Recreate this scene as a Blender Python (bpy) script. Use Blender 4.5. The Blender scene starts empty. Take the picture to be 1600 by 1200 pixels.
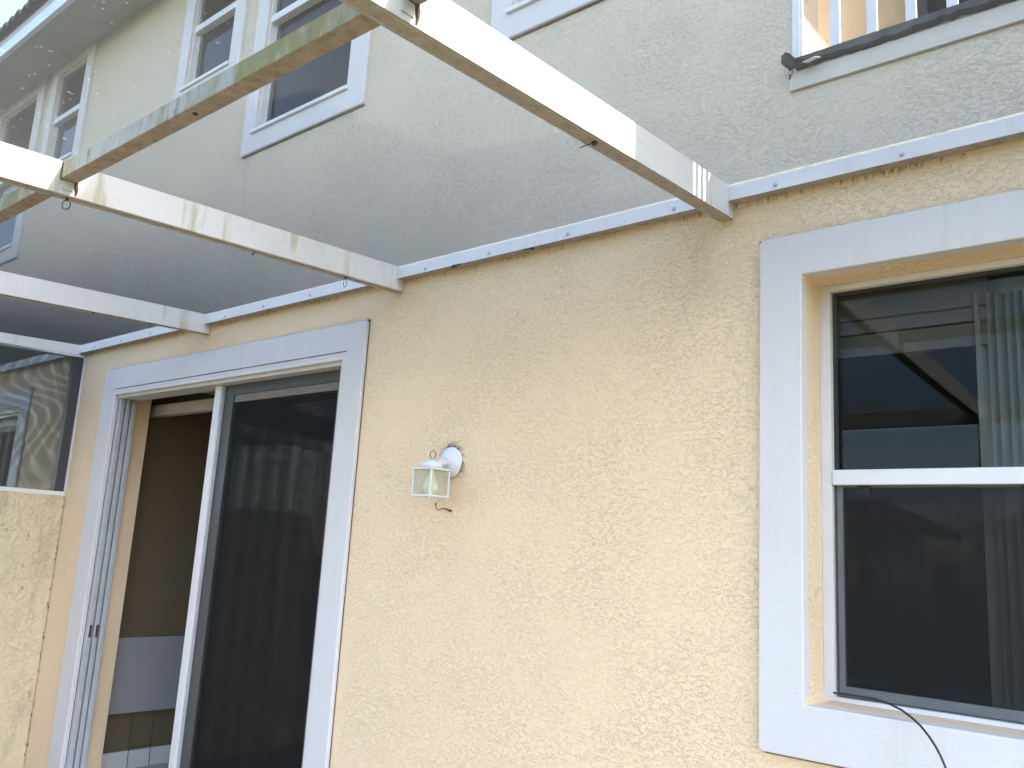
import bpy, bmesh, math, random
import numpy as np
from mathutils import Matrix, Vector

random.seed(7)
S = bpy.context.scene
COL = S.collection

# ------------------------------------------------------------------ camera
cam_d = bpy.data.cameras.new("camera")
cam = bpy.data.objects.new("camera", cam_d)
COL.objects.link(cam)
cam_d.sensor_fit = 'HORIZONTAL'
cam_d.sensor_width = 36.0
cam_d.lens = 36.0 * 1356.4 / 1600.0
cam_d.clip_start = 0.02
cam_d.clip_end = 2000
Rm = Matrix(((0.7616070926, 0.0807418638, 0.6429894151),
             (0.6455032028, -0.1822114482, -0.7417038515),
             (0.0572734812, 0.9799386407, -0.1908926630)))
cam.matrix_world = Matrix.Translation((0, -2.4, 1.55)) @ Rm.to_4x4()
S.camera = cam

# ------------------------------------------------------------------ sky and sun
SUN = Vector((3.6, 1.0, 3.0)).normalized()          # direction towards the sun
w = bpy.data.worlds.new("World")
S.world = w
w.use_nodes = True
nt = w.node_tree
sky = nt.nodes.new('ShaderNodeTexSky')
sky.sky_type = 'NISHITA'
sky.sun_disc = False
sky.sun_elevation = math.asin(SUN.z)
sky.sun_rotation = math.atan2(SUN.x, SUN.y)
sky.air_density = 1.0
sky.dust_density = 1.2
sky.ozone_density = 1.0
bg = nt.nodes['Background']
nt.links.new(sky.outputs[0], bg.inputs[0])
bg.inputs[1].default_value = 0.15
sl = bpy.data.lights.new("sun", 'SUN')
sl.energy = 2.2
sl.angle = math.radians(0.5)
sl.color = (1.0, 0.95, 0.86)
so = bpy.data.objects.new("sun", sl)
COL.objects.link(so)
so.rotation_euler = SUN.to_track_quat('Z', 'Y').to_euler()

S.view_settings.view_transform = 'Standard'
S.view_settings.look = 'None'
S.view_settings.gamma = 1.0
S.view_settings.exposure = 2.93
S.render.engine = 'CYCLES'
S.cycles.use_denoising = True
S.cycles.max_bounces = 8
S.cycles.diffuse_bounces = 4
S.cycles.transparent_max_bounces = 24
S.cycles.caustics_reflective = False
S.cycles.caustics_refractive = False
S.cycles.sample_clamp_indirect = 8.0
S.render.resolution_x, S.render.resolution_y = 1024, 768


# ------------------------------------------------------------------ helpers
def obj(name, me, mat=None, parent=None, smooth=False):
    o = bpy.data.objects.new(name, me)
    COL.objects.link(o)
    if parent is not None:
        o.parent = parent
    if mat is not None and not me.materials:
        me.materials.append(mat)
    if smooth:
        me.polygons.foreach_set('use_smooth', [True] * len(me.polygons))
    return o


def empty(name, loc=(0, 0, 0)):
    o = bpy.data.objects.new(name, None)
    o.location = loc
    COL.objects.link(o)
    return o


def tag(o, label=None, cat=None, group=None, kind=None):
    if label: o['label'] = label
    if cat: o['category'] = cat
    if group: o['group'] = group
    if kind: o['kind'] = kind
    return o


class MB:
    """collects shapes and links them as one mesh object"""
    def __init__(self):
        self.v = []; self.f = []

    def add(self, vs, fs):
        n = len(self.v)
        self.v += [tuple(p) for p in vs]
        self.f += [tuple(i + n for i in q) for q in fs]
        return self

    def box(self, x0, x1, y0, y1, z0, z1):
        vs = [(x, y, z) for x in (x0, x1) for y in (y0, y1) for z in (z0, z1)]
        fs = [(0, 1, 3, 2), (4, 6, 7, 5), (0, 4, 5, 1), (2, 3, 7, 6), (0, 2, 6, 4), (1, 5, 7, 3)]
        return self.add(vs, fs)

    def tube(self, pts, r, n=6, caps=True):
        pts = [Vector(p) for p in pts]
        rings = []
        for i, p in enumerate(pts):
            t = (pts[min(i + 1, len(pts) - 1)] - pts[max(i - 1, 0)]).normalized()
            a = Vector((0, 0, 1)) if abs(t.z) < .9 else Vector((1, 0, 0))
            u = t.cross(a).normalized(); b = t.cross(u)
            rr = r[i] if isinstance(r, (list, tuple)) else r
            rings.append([p + (u * math.cos(k * 2 * math.pi / n) + b * math.sin(k * 2 * math.pi / n)) * rr for k in range(n)])
        vs = [q for ring in rings for q in ring]
        fs = []
        for i in range(len(rings) - 1):
            for k in range(n):
                a, b = i * n + k, i * n + (k + 1) % n
                fs.append((a, b, b + n, a + n))
        if caps:
            fs.append(tuple(range(n - 1, -1, -1)))
            fs.append(tuple((len(rings) - 1) * n + k for k in range(n)))
        return self.add(vs, fs)

    def lathe(self, prof, axis_o, n=24, axis='z'):
        vs = []; fs = []
        for (r, h) in prof:
            for k in range(n):
                a = 2 * math.pi * k / n
                if axis == 'z':
                    vs.append((axis_o[0] + r * math.cos(a), axis_o[1] + r * math.sin(a), axis_o[2] + h))
                else:   # along -y
                    vs.append((axis_o[0] + r * math.cos(a), axis_o[1] - h, axis_o[2] + r * math.sin(a)))
        for i in range(len(prof) - 1):
            for k in range(n):
                a, b = i * n + k, i * n + (k + 1) % n
                fs.append((a, b, b + n, a + n))
        fs.append(tuple(range(n)))
        fs.append(tuple((len(prof) - 1) * n + k for k in range(n)))
        return self.add(vs, fs)

    def mesh(self, name, bevel=0, seg=2):
        me = bpy.data.meshes.new(name)
        me.from_pydata(self.v, [], self.f)
        bm = bmesh.new(); bm.from_mesh(me)
        bmesh.ops.recalc_face_normals(bm, faces=bm.faces)
        if bevel:
            es = [e for e in bm.edges if len(e.link_faces) == 2 and e.calc_face_angle(0) > .6]
            bmesh.ops.bevel(bm, geom=es, offset=bevel, segments=seg, profile=.5, affect='EDGES', clamp_overlap=True)
        bm.to_mesh(me); bm.free()
        return me

    def build(self, name, mat, parent=None, bevel=0, seg=2, smooth=False):
        return obj(name, self.mesh(name, bevel, seg), mat, parent, smooth)


def box(name, mat, parent, x0, x1, y0, y1, z0, z1, bevel=0):
    return MB().box(x0, x1, y0, y1, z0, z1).build(name, mat, parent, bevel)


def rrect(x0, x1, z0, z1, r, n=5):
    pts = []
    for cx, cz, a0 in ((x1 - r, z1 - r, 0), (x0 + r, z1 - r, 90), (x0 + r, z0 + r, 180), (x1 - r, z0 + r, 270)):
        for i in range(n):
            a = math.radians(a0 + 90 * i / (n - 1))
            pts.append((cx + r * math.cos(a), cz + r * math.sin(a)))
    return pts


def loops(name, mat, parent, lps, smooth=False):
    """lps: list of (rect, radius, y); bridged one to the next"""
    vs = []; fs = []
    N = 20
    for (rc, r, y) in lps:
        vs += [(x, y, z) for x, z in rrect(*rc, r)]
    for i in range(len(lps) - 1):
        for k in range(N):
            a, b = i * N + k, i * N + (k + 1) % N
            fs.append((a, b, b + N, a + N))
    me = bpy.data.meshes.new(name)
    me.from_pydata(vs, [], fs)
    bm = bmesh.new(); bm.from_mesh(me)
    bmesh.ops.recalc_face_normals(bm, faces=bm.faces)
    bm.to_mesh(me); bm.free()
    return obj(name, me, mat, parent, smooth)


def grow(rc, d):
    return (rc[0] - d, rc[1] + d, rc[2] - d, rc[3] + d)


def trim_ring(name, mat, parent, outer, inner, t, r=.012, b=.006):
    ro = max(r, .008); ri = max(.006, r * .7)
    return loops(name, mat, parent, [
        (outer, ro, .004), (outer, ro, -t + b), (grow(outer, -b * .35), ro, -t + b * .35), (grow(outer, -b), ro, -t),
        (grow(inner, b), ri + b, -t), (grow(inner, b * .35), ri, -t + b * .35), (inner, ri, -t + b), (inner, ri, .02)])


def ring(name, mat, parent, outer, inner, y0, y1):
    """square-edged frame from y0 (outside) to y1 (inside)"""
    m = MB()
    m.box(outer[0], inner[0], y0, y1, outer[2], outer[3])
    m.box(inner[1], outer[1], y0, y1, outer[2], outer[3])
    m.box(inner[0], inner[1], y0 + .001, y1, inner[3], outer[3])
    m.box(inner[0], inner[1], y0 + .001, y1, outer[2], inner[2])
    return m.build(name, mat, parent)


# ------------------------------------------------------------------ materials
def newmat(name):
    m = bpy.data.materials.new(name)
    m.use_nodes = True
    n = m.node_tree.nodes
    return m, m.node_tree, n['Principled BSDF'], n


def N(nt, t, **k):
    n = nt.nodes.new(t)
    for a, v in k.items():
        if a.startswith('i_'):
            n.inputs[int(a[2:])].default_value = v
        else:
            setattr(n, a, v)
    return n


def pos(nt, scale=(1, 1, 1)):
    g = nt.nodes.new('ShaderNodeNewGeometry')
    m = nt.nodes.new('ShaderNodeMapping')
    m.inputs['Scale'].default_value = scale
    nt.links.new(g.outputs['Position'], m.inputs['Vector'])
    return m.outputs[0]


def noise(nt, vec, scale, detail=4, rough=.55, dist=0):
    n = nt.nodes.new('ShaderNodeTexNoise')
    n.inputs['Scale'].default_value = scale
    n.inputs['Detail'].default_value = detail
    n.inputs['Roughness'].default_value = rough
    n.inputs['Distortion'].default_value = dist
    nt.links.new(vec, n.inputs['Vector'])
    return n.outputs['Fac']


def ramp(nt, fac, lo, hi, a=0.0, b=1.0, smooth=True):
    n = nt.nodes.new('ShaderNodeMapRange')
    n.interpolation_type = 'SMOOTHSTEP' if smooth else 'LINEAR'
    nt.links.new(fac, n.inputs[0])
    for i, v in enumerate((lo, hi, a, b)):
        n.inputs[i + 1].default_value = v
    return n.outputs[0]


def math_(nt, op, a, b=None):
    n = nt.nodes.new('ShaderNodeMath')
    n.operation = op
    for i, v in enumerate((a, b)):
        if v is None: continue
        if isinstance(v, (int, float)): n.inputs[i].default_value = v
        else: nt.links.new(v, n.inputs[i])
    return n.outputs[0]


def mix(nt, fac, a, b):
    n = nt.nodes.new('ShaderNodeMix')
    n.data_type = 'RGBA'
    if isinstance(fac, (int, float)): n.inputs[0].default_value = fac
    else: nt.links.new(fac, n.inputs[0])
    for i, v in ((6, a), (7, b)):
        if isinstance(v, tuple): n.inputs[i].default_value = (*v, 1)
        else: nt.links.new(v, n.inputs[i])
    return n.outputs[2]


def bump(nt, bs, h, strength, dist):
    b = nt.nodes.new('ShaderNodeBump')
    b.inputs['Strength'].default_value = strength
    b.inputs['Distance'].default_value = dist
    nt.links.new(h, b.inputs['Height'])
    nt.links.new(b.outputs[0], bs.inputs['Normal'])


def plain(name, col, rough=.6, metallic=0, var=0.06, bscale=0):
    m, nt, bs, n = newmat(name)
    v = noise(nt, pos(nt), 9, 5)
    f = ramp(nt, v, .3, .7, 1 - var, 1 + var, False)
    mm = nt.nodes.new('ShaderNodeVectorMath'); mm.operation = 'SCALE'
    mm.inputs[0].default_value = col
    nt.links.new(f, mm.inputs['Scale'])
    nt.links.new(mm.outputs[0], bs.inputs['Base Color'])
    bs.inputs['Roughness'].default_value = rough
    bs.inputs['Metallic'].default_value = metallic
    if bscale:
        bump(nt, bs, noise(nt, pos(nt), bscale, 4), .25, .002)
    return m


def sep(nt, vec):
    s = nt.nodes.new('ShaderNodeSeparateXYZ')
    nt.links.new(vec, s.inputs[0])
    return s.outputs


def band(nt, v, lo, hi, soft):
    a = ramp(nt, v, lo - soft, lo + soft)
    b = ramp(nt, v, hi - soft, hi + soft, 1, 0)
    return math_(nt, 'MULTIPLY', a, b)


def stucco(name, col, dirt_and_veil=True, strength=1.0):
    m, nt, bs, n = newmat(name)
    p = pos(nt)
    pw = pos(nt, (.75, .75, 1.25))
    # knocked-down trowel ridges: plateaus with crisp lower lips
    a = noise(nt, pw, 72, 6, .64, .6)
    plate = ramp(nt, a, .51, .575)
    ridge = noise(nt, pw, 170, 5, .62, .9)
    patch = ramp(nt, noise(nt, p, 2.6, 4, .6), .34, .62, .52, 1.0)
    fine = noise(nt, p, 260, 3, .6)
    h = math_(nt, 'MULTIPLY', plate, patch)
    h = math_(nt, 'ADD', h, math_(nt, 'MULTIPLY', ramp(nt, ridge, .35, .7), math_(nt, 'MULTIPLY', patch, .55)))
    h = math_(nt, 'ADD', h, math_(nt, 'MULTIPLY', fine, .12))
    bump(nt, bs, h, strength, .0013)
    tone = ramp(nt, noise(nt, p, 1.3, 5, .6), .3, .7, .96, 1.03, False)
    sc = nt.nodes.new('ShaderNodeVectorMath'); sc.operation = 'SCALE'
    sc.inputs[0].default_value = col
    nt.links.new(tone, sc.inputs['Scale'])
    c = sc.outputs[0]
    if dirt_and_veil:
        xyz = sep(nt, p)
        # mildew specks running along the foot of the ledger
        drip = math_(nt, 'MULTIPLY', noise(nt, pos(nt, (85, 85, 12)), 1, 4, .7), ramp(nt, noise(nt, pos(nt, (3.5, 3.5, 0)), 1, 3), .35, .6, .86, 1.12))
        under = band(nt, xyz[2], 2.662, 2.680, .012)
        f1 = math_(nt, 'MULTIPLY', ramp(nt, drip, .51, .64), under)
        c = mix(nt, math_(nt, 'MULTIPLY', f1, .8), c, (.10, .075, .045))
        # rusty run-off below the first rafter
        bl = noise(nt, pos(nt, (5, 5, 3.2)), 1, 5, .6)
        run = math_(nt, 'MULTIPLY', band(nt, xyz[0], -1.42, -1.16, .10), band(nt, xyz[2], 2.36, 2.62, .10))
        c = mix(nt, math_(nt, 'MULTIPLY', math_(nt, 'MULTIPLY', ramp(nt, bl, .38, .66), run), .26), c, (.36, .25, .15))
        # cracked, mouldy corner where the party wall meets the house
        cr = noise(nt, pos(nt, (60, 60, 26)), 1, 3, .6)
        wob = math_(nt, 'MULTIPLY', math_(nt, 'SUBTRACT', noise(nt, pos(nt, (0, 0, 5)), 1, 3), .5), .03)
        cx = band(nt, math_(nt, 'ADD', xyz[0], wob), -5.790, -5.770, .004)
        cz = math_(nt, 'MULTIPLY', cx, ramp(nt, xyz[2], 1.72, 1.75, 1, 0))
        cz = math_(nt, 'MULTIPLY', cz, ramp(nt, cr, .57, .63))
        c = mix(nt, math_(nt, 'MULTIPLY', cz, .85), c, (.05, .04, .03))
        # dimming by the roof screen painted into the wall, darkest low and left
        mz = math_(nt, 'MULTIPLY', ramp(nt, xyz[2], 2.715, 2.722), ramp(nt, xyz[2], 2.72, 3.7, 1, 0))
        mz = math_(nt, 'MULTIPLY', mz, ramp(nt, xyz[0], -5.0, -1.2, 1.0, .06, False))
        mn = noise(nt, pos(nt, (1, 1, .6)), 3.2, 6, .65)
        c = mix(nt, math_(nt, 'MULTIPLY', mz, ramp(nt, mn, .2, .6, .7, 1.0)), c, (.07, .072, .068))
        # grey veil of the roof screen painted into the upper wall colour
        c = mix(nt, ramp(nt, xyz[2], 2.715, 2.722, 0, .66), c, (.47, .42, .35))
        # a run of dirt below the corner of the tall window
        dr = math_(nt, 'MULTIPLY', band(nt, xyz[0], -4.135, -4.085, .02), ramp(nt, xyz[2], 2.95, 3.6))
        dr = math_(nt, 'MULTIPLY', dr, ramp(nt, xyz[2], 3.62, 3.63, 1, 0))
        c = mix(nt, math_(nt, 'MULTIPLY', dr, ramp(nt, noise(nt, pos(nt, (30, 30, 3)), 1, 4), .35, .65, .1, .5)), c, (.20, .19, .17))
        # broad weather staining
        st = noise(nt, pos(nt, (1.1, 1.1, .5)), 2.2, 6, .65)
        c = mix(nt, ramp(nt, st, .52, .78, 0, .12), c, (.50, .38, .26))
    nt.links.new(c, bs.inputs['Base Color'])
    bs.inputs['Roughness'].default_value = .88
    bs.inputs['Specular IOR Level'].default_value = .25
    return m


def party_stucco(name, col):
    m, nt, bs, n = newmat(name)
    p = pos(nt)
    a = ramp(nt, noise(nt, p, 26, 7, .62, .35), .45, .56)
    bump(nt, bs, math_(nt, 'ADD', a, noise(nt, p, 120, 4)), .8, .004)
    xyz = sep(nt, p)
    st = noise(nt, pos(nt, (4, 4, 1.1)), 1.6, 6, .68)
    c = mix(nt, ramp(nt, st, .46, .72, 0, .55), col, (.33, .29, .20))
    mould = noise(nt, pos(nt, (9, 9, 4)), 2.2, 6, .75)
    c = mix(nt, ramp(nt, mould, .60, .70, 0, .6), c, (.12, .10, .07))
    # crack line in the corner
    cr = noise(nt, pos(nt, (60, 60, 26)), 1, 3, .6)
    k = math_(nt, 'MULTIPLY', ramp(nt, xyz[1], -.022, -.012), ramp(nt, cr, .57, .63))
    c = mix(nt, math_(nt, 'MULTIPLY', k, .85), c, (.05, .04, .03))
    nt.links.new(c, bs.inputs['Base Color'])
    bs.inputs['Roughness'].default_value = .9
    return m


def painted_metal(name, col, drips=.5, moss=0.0, rough=.32):
    """powder coated aluminium: algae runs, edge grime, browner undersides"""
    m, nt, bs, n = newmat(name)
    p = pos(nt)
    c = mix(nt, ramp(nt, noise(nt, p, 3.5, 6, .6), .35, .7, 0, .35), col, tuple(v * .82 for v in col))
    run = noise(nt, pos(nt, (17, 17, 2.6)), 1, 4, .62)
    f = math_(nt, 'MULTIPLY', ramp(nt, run, .55, .68), ramp(nt, noise(nt, p, 1.7, 3), .42, .62))
    c = mix(nt, math_(nt, 'MULTIPLY', f, drips), c, (.42, .43, .24))
    if moss:
        mo = noise(nt, pos(nt, (12, 12, 5)), 1, 7, .72)
        lo = noise(nt, pos(nt, (1.4, 1.4, 1)), 1, 4, .6)
        k = math_(nt, 'ADD', math_(nt, 'MULTIPLY', mo, .7), math_(nt, 'MULTIPLY', lo, .6))
        k = math_(nt, 'ADD', k, ramp(nt, sep(nt, p)[0], -2.6, -1.4, -.06, .07))
        c = mix(nt, ramp(nt, k, .50, .72, 0, moss), c, (.27, .225, .05))
        dk = noise(nt, pos(nt, (40, 40, 9)), 1, 5, .7)
        c = mix(nt, ramp(nt, dk, .54, .70, 0, .8 * moss), c, (.05, .055, .03))
        c = mix(nt, ramp(nt, noise(nt, pos(nt, (25, 25, 6)), 1, 5, .7), .55, .72, 0, .6), c, (.62, .55, .44))
    # faces that look down turn a mottled brown
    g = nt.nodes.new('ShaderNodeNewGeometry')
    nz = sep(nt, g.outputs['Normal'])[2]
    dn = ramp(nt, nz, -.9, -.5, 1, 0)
    under_brown = mix(nt, ramp(nt, noise(nt, pos(nt, (14, 14, 8)), 2, 6, .7), .3, .75), (.32, .26, .21), (.17, .135, .105))
    c = mix(nt, math_(nt, 'MULTIPLY', dn, .9), c, under_brown)
    nt.links.new(c, bs.inputs['Base Color'])
    rr = ramp(nt, noise(nt, p, 14, 5), .3, .7, rough * .8, rough * 1.5, False)
    nt.links.new(math_(nt, 'ADD', rr, math_(nt, 'MULTIPLY', dn, .5)), bs.inputs['Roughness'])
    bump(nt, bs, noise(nt, p, 60, 3), .04, .002)
    return m


def glass(name, tint, spec=1.5):
    m, nt, bs, n = newmat(name)
    n.remove(bs)
    tr = N(nt, 'ShaderNodeBsdfTransparent'); tr.inputs[0].default_value = (*tint, 1)
    gl = N(nt, 'ShaderNodeBsdfGlossy'); gl.inputs['Roughness'].default_value = .008
    gl.inputs[0].default_value = (.95, .97, 1, 1)
    fr = N(nt, 'ShaderNodeFresnel'); fr.inputs['IOR'].default_value = spec
    b = nt.nodes.new('ShaderNodeBump')
    b.inputs['Strength'].default_value = .012; b.inputs['Distance'].default_value = .01
    nt.links.new(noise(nt, pos(nt), 2.5, 1), b.inputs['Height'])
    nt.links.new(b.outputs[0], gl.inputs['Normal'])
    mx = N(nt, 'ShaderNodeMixShader')
    nt.links.new(fr.outputs[0], mx.inputs[0])
    nt.links.new(tr.outputs[0], mx.inputs[1]); nt.links.new(gl.outputs[0], mx.inputs[2])
    nt.links.new(mx.outputs[0], n['Material Output'].inputs[0])
    return m


CREAM = (.765, .566, .364)
M = {}
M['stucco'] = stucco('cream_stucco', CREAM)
M['stucco_far'] = stucco('cream_stucco_plain', CREAM, dirt_and_veil=False)
M['party'] = party_stucco('weathered_stucco', (.66, .53, .34))


def trim_mat():
    m, nt, bs, n = newmat('white_smooth_stucco')
    p = pos(nt)
    c = mix(nt, ramp(nt, noise(nt, p, 2.2, 6, .6), .4, .75, 0, .5), (.57, .53, .51), (.51, .475, .455))
    wash = noise(nt, pos(nt, (22, 22, 1.5)), 1, 5, .65)
    c = mix(nt, ramp(nt, wash, .52, .74, 0, .15), c, (.36, .33, .29))
    sp = noise(nt, pos(nt, (1, 1, .35)), 24, 3, .7)
    c = mix(nt, ramp(nt, sp, .70, .76, 0, .45), c, (.45, .30, .20))
    nt.links.new(c, bs.inputs['Base Color'])
    bs.inputs['Roughness'].default_value = .8
    bump(nt, bs, math_(nt, 'ADD', noise(nt, p, 130, 5, .6), math_(nt, 'MULTIPLY', noise(nt, p, 14, 4), 1.2)), .6, .003)
    return m


M['trim'] = trim_mat()
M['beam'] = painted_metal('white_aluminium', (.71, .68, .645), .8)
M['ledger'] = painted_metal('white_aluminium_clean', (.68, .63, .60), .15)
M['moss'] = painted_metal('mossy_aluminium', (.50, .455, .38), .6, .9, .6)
M['frame'] = plain('white_vinyl', (.60, .565, .55), .4, var=.05)
M['track'] = plain('grey_track', (.40, .40, .41), .4, var=.08)
M['dark'] = plain('bronze_frame', (.045, .047, .05), .4, var=.1)
M['brownrail'] = plain('dusty_rail', (.16, .13, .10), .6)
M['screw'] = plain('zinc_screw', (.42, .43, .45), .35, .8)
M['rust'] = plain('rusty_wire', (.06, .045, .04), .7, .3)
M['black'] = plain('black_cable', (.012, .012, .013), .5)
M['wire'] = plain('charcoal_mesh', (.056, .056, .054), .65, var=.02)
M['wireblack'] = plain('black_mesh', (.006, .006, .006), .6, var=.02)
M['glass'] = glass('window_glass', (.70, .71, .70), 1.22)
M['tint'] = glass('dark_glass', (.22, .22, .20), 1.22)
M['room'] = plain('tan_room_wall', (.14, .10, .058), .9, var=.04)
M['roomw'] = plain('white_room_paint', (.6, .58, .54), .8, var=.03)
M['tilefloor'] = plain('tile_floor', (.40, .35, .29), .35, var=.1)
M['sign'] = plain('white_board', (.30, .285, .28), .5, var=.03)
M['blind'] = plain('blind_slat', (.80, .80, .76), .55, var=.04)
M['valance'] = plain('grey_valance', (.33, .31, .29), .7, var=.05)
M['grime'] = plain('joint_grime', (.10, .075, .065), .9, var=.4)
M['curtain'] = plain('curtain_cloth', (.22, .22, .22), .9, var=.1)
M['soffit'] = plain('soffit_board', (.36, .345, .31), .8, var=.05)
M['gutter'] = plain('white_gutter', (.60, .64, .72), .4, var=.05)
M['postgrey'] = plain('dull_grey_post', (.12, .12, .15), .5)
M['drip'] = plain('drip_edge', (.42, .38, .36), .6, var=.1)
M['tile'] = plain('dark_roof_tile', (.035, .045, .042), .7, var=.4, bscale=40)
M['flash'] = plain('dark_flashing', (.045, .043, .042), .6, var=.5, bscale=60)
M['debris'] = plain('torn_felt', (.055, .042, .034), .9, var=.5, bscale=80)
M['fascia'] = plain('grey_fascia_board', (.50, .445, .38), .8, var=.06, bscale=30)
M['lamp_white'] = plain('chalky_white_enamel', (.60, .58, .58), .55, var=.05)
M['bulb'] = plain('frosted_bulb', (.75, .73, .64), .35, var=.02)


def frosted():
    m, nt, bs, n = newmat('dusty_lantern_glass')
    n.remove(bs)
    tr = N(nt, 'ShaderNodeBsdfTransparent'); tr.inputs[0].default_value = (.92, .92, .86, 1)
    df = N(nt, 'ShaderNodeBsdfDiffuse'); df.inputs[0].default_value = (.40, .41, .40, 1)
    tl = N(nt, 'ShaderNodeBsdfTranslucent'); tl.inputs[0].default_value = (.40, .41, .40, 1)
    a = N(nt, 'ShaderNodeAddShader')
    nt.links.new(df.outputs[0], a.inputs[0]); nt.links.new(tl.outputs[0], a.inputs[1])
    mx = N(nt, 'ShaderNodeMixShader')
    nt.links.new(ramp(nt, noise(nt, pos(nt), 40, 5), .3, .7, .12, .22), mx.inputs[0])
    nt.links.new(tr.outputs[0], mx.inputs[1]); nt.links.new(a.outputs[0], mx.inputs[2])
    nt.links.new(mx.outputs[0], n['Material Output'].inputs[0])
    return m


M['dirtyglass'] = frosted()
M['web'] = plain('cobweb', (.16, .13, .11), .9)
M['lint'] = plain('pale_lint', (.8, .79, .72), .9)


def concrete():
    m, nt, bs, n = newmat('patio_concrete')
    p = pos(nt)
    c = mix(nt, noise(nt, p, 4, 6, .6), (.20, .17, .135), (.27, .23, .185))
    nt.links.new(c, bs.inputs['Base Color'])
    bs.inputs['Roughness'].default_value = .85
    bump(nt, bs, noise(nt, p, 90, 5), .3, .003)
    return m


def grass():
    m, nt, bs, n = newmat('lawn_grass')
    p = pos(nt)
    c = mix(nt, noise(nt, p, 1.5, 8, .7), (.03, .05, .015), (.07, .09, .03))
    nt.links.new(c, bs.inputs['Base Color'])
    bs.inputs['Roughness'].default_value = .95
    return m


M['patio'] = concrete()
M['grass'] = grass()
M['redroof'] = plain('red_roof_tile', (.25, .085, .05), .8, var=.3)

# ------------------------------------------------------------------ ground
lawn = MB().add([(-600, -600, -.06), (600, -600, -.06), (600, 600, -.06), (-600, 600, -.06)], [(0, 1, 2, 3)]).build('lawn', M['grass'])
tag(lawn, 'mown green lawn around the houses', 'lawn', kind='structure')
patio = box('patio', M['patio'], None, -12.0, 1.3, -3.3, 0.0, -.10, 0.0)
tag(patio, 'tan concrete patio slab at the foot of the house', 'patio', kind='structure')

# ------------------------------------------------------------------ townhouse
WT = .22
XL, XR = -10.2, .93
ZS = 5.19
house = empty('townhouse', (0, 0, 0))
tag(house, 'two-storey cream stucco townhouse with white window bands and a balcony', 'building')


def wall_holes(name, mat, parent, x0, x1, z0, z1, holes, y0=0.0, y1=WT):
    xs = sorted({x0, x1, *[h[0] for h in holes], *[h[1] for h in holes]})
    zs = sorted({z0, z1, *[h[2] for h in holes], *[h[3] for h in holes]})
    solid = {}
    for i in range(len(xs) - 1):
        for k in range(len(zs) - 1):
            cx, cz = (xs[i] + xs[i + 1]) / 2, (zs[k] + zs[k + 1]) / 2
            solid[i, k] = not any(h[0] < cx < h[1] and h[2] < cz < h[3] for h in holes)
    m = MB()
    for (i, k), s in solid.items():
        if not s: continue
        a, b, c, d = xs[i], xs[i + 1], zs[k], zs[k + 1]
        m.add([(a, y0, c), (b, y0, c), (b, y0, d), (a, y0, d)], [(0, 1, 2, 3)])
        m.add([(a, y1, c), (b, y1, c), (b, y1, d), (a, y1, d)], [(3, 2, 1, 0)])
        if not solid.get((i - 1, k), False): m.add([(a, y0, c), (a, y0, d), (a, y1, d), (a, y1, c)], [(0, 1, 2, 3)])
        if not solid.get((i + 1, k), False): m.add([(b, y0, c), (b, y1, c), (b, y1, d), (b, y0, d)], [(0, 1, 2, 3)])
        if not solid.get((i, k - 1), False): m.add([(a, y0, c), (a, y1, c), (b, y1, c), (b, y0, c)], [(0, 1, 2, 3)])
        if not solid.get((i, k + 1), False): m.add([(a, y0, d), (b, y0, d), (b, y1, d), (a, y1, d)], [(0, 1, 2, 3)])
    me = bpy.data.meshes.new(name)
    me.from_pydata(m.v, [], m.f)
    bm = bmesh.new(); bm.from_mesh(me)
    bmesh.ops.remove_doubles(bm, verts=bm.verts, dist=1e-5)
    bmesh.ops.recalc_face_normals(bm, faces=bm.faces)
    bm.to_mesh(me); bm.free()
    return obj(name, me, mat, parent)


# openings: (x0, x1, z0, z1)
DOOR = (-5.263, -3.083, -.05, 2.370)
NDOOR = (-8.90, -6.745, -.05, 2.355)
WIN = (-.967, .15, 1.197, 2.400)
TALL = [(-4.06, -3.26, 3.745, 5.09), (-2.19, -1.39, 3.745, 5.09), (-8.27, -7.49, 3.745, 5.09)]
SMALL = [(-4.95, -4.435, 4.29, 5.115), (-7.10, -6.57, 4.29, 5.115)]
holes = [grow(h, .012) for h in [DOOR, NDOOR, WIN] + TALL + SMALL]
BALZ = 3.06
holes.append((-1.0, XR, BALZ, ZS))                     # balcony recess on the right
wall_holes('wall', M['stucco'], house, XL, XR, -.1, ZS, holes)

# other walls of the house
m = MB()
m.box(XR - WT, XR, WT + .002, 5.0, -.1, BALZ - .16)       # east wall, ground floor
m.box(XR - WT, XR, .95, 5.0, BALZ - .158, ZS)             # east wall, upper floor behind the balcony opening
m.box(XL, XR - WT - .002, 5.0, 5.2, -.1, ZS)
m.box(XL - .002, XL + WT, WT + .002, 4.998, -.1, ZS)
m.build('end_wall', M['stucco_far'], house)


# ---- ground floor rooms
m = MB()
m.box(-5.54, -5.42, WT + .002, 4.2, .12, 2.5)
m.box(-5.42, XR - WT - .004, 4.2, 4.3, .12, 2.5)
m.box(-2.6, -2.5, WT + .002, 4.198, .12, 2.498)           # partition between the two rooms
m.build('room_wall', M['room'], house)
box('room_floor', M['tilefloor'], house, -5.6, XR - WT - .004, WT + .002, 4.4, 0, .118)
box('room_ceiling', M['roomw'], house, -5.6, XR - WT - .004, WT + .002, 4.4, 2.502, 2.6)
box('skirting_board', M['roomw'], house, -5.42, -5.405, WT + .004, 4.19, .12, .225)
m = MB()                                                  # neighbour's room
m.box(-9.2, -9.1, WT + .002, 4.2, .12, 2.5); m.box(-9.1, -5.62, 3.0, 3.1, .12, 2.5)
m.build('room_wall', M['room'], house)
box('room_ceiling', M['roomw'], house, -9.2, -5.62, WT + .002, 4.4, 2.502, 2.6)
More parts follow.
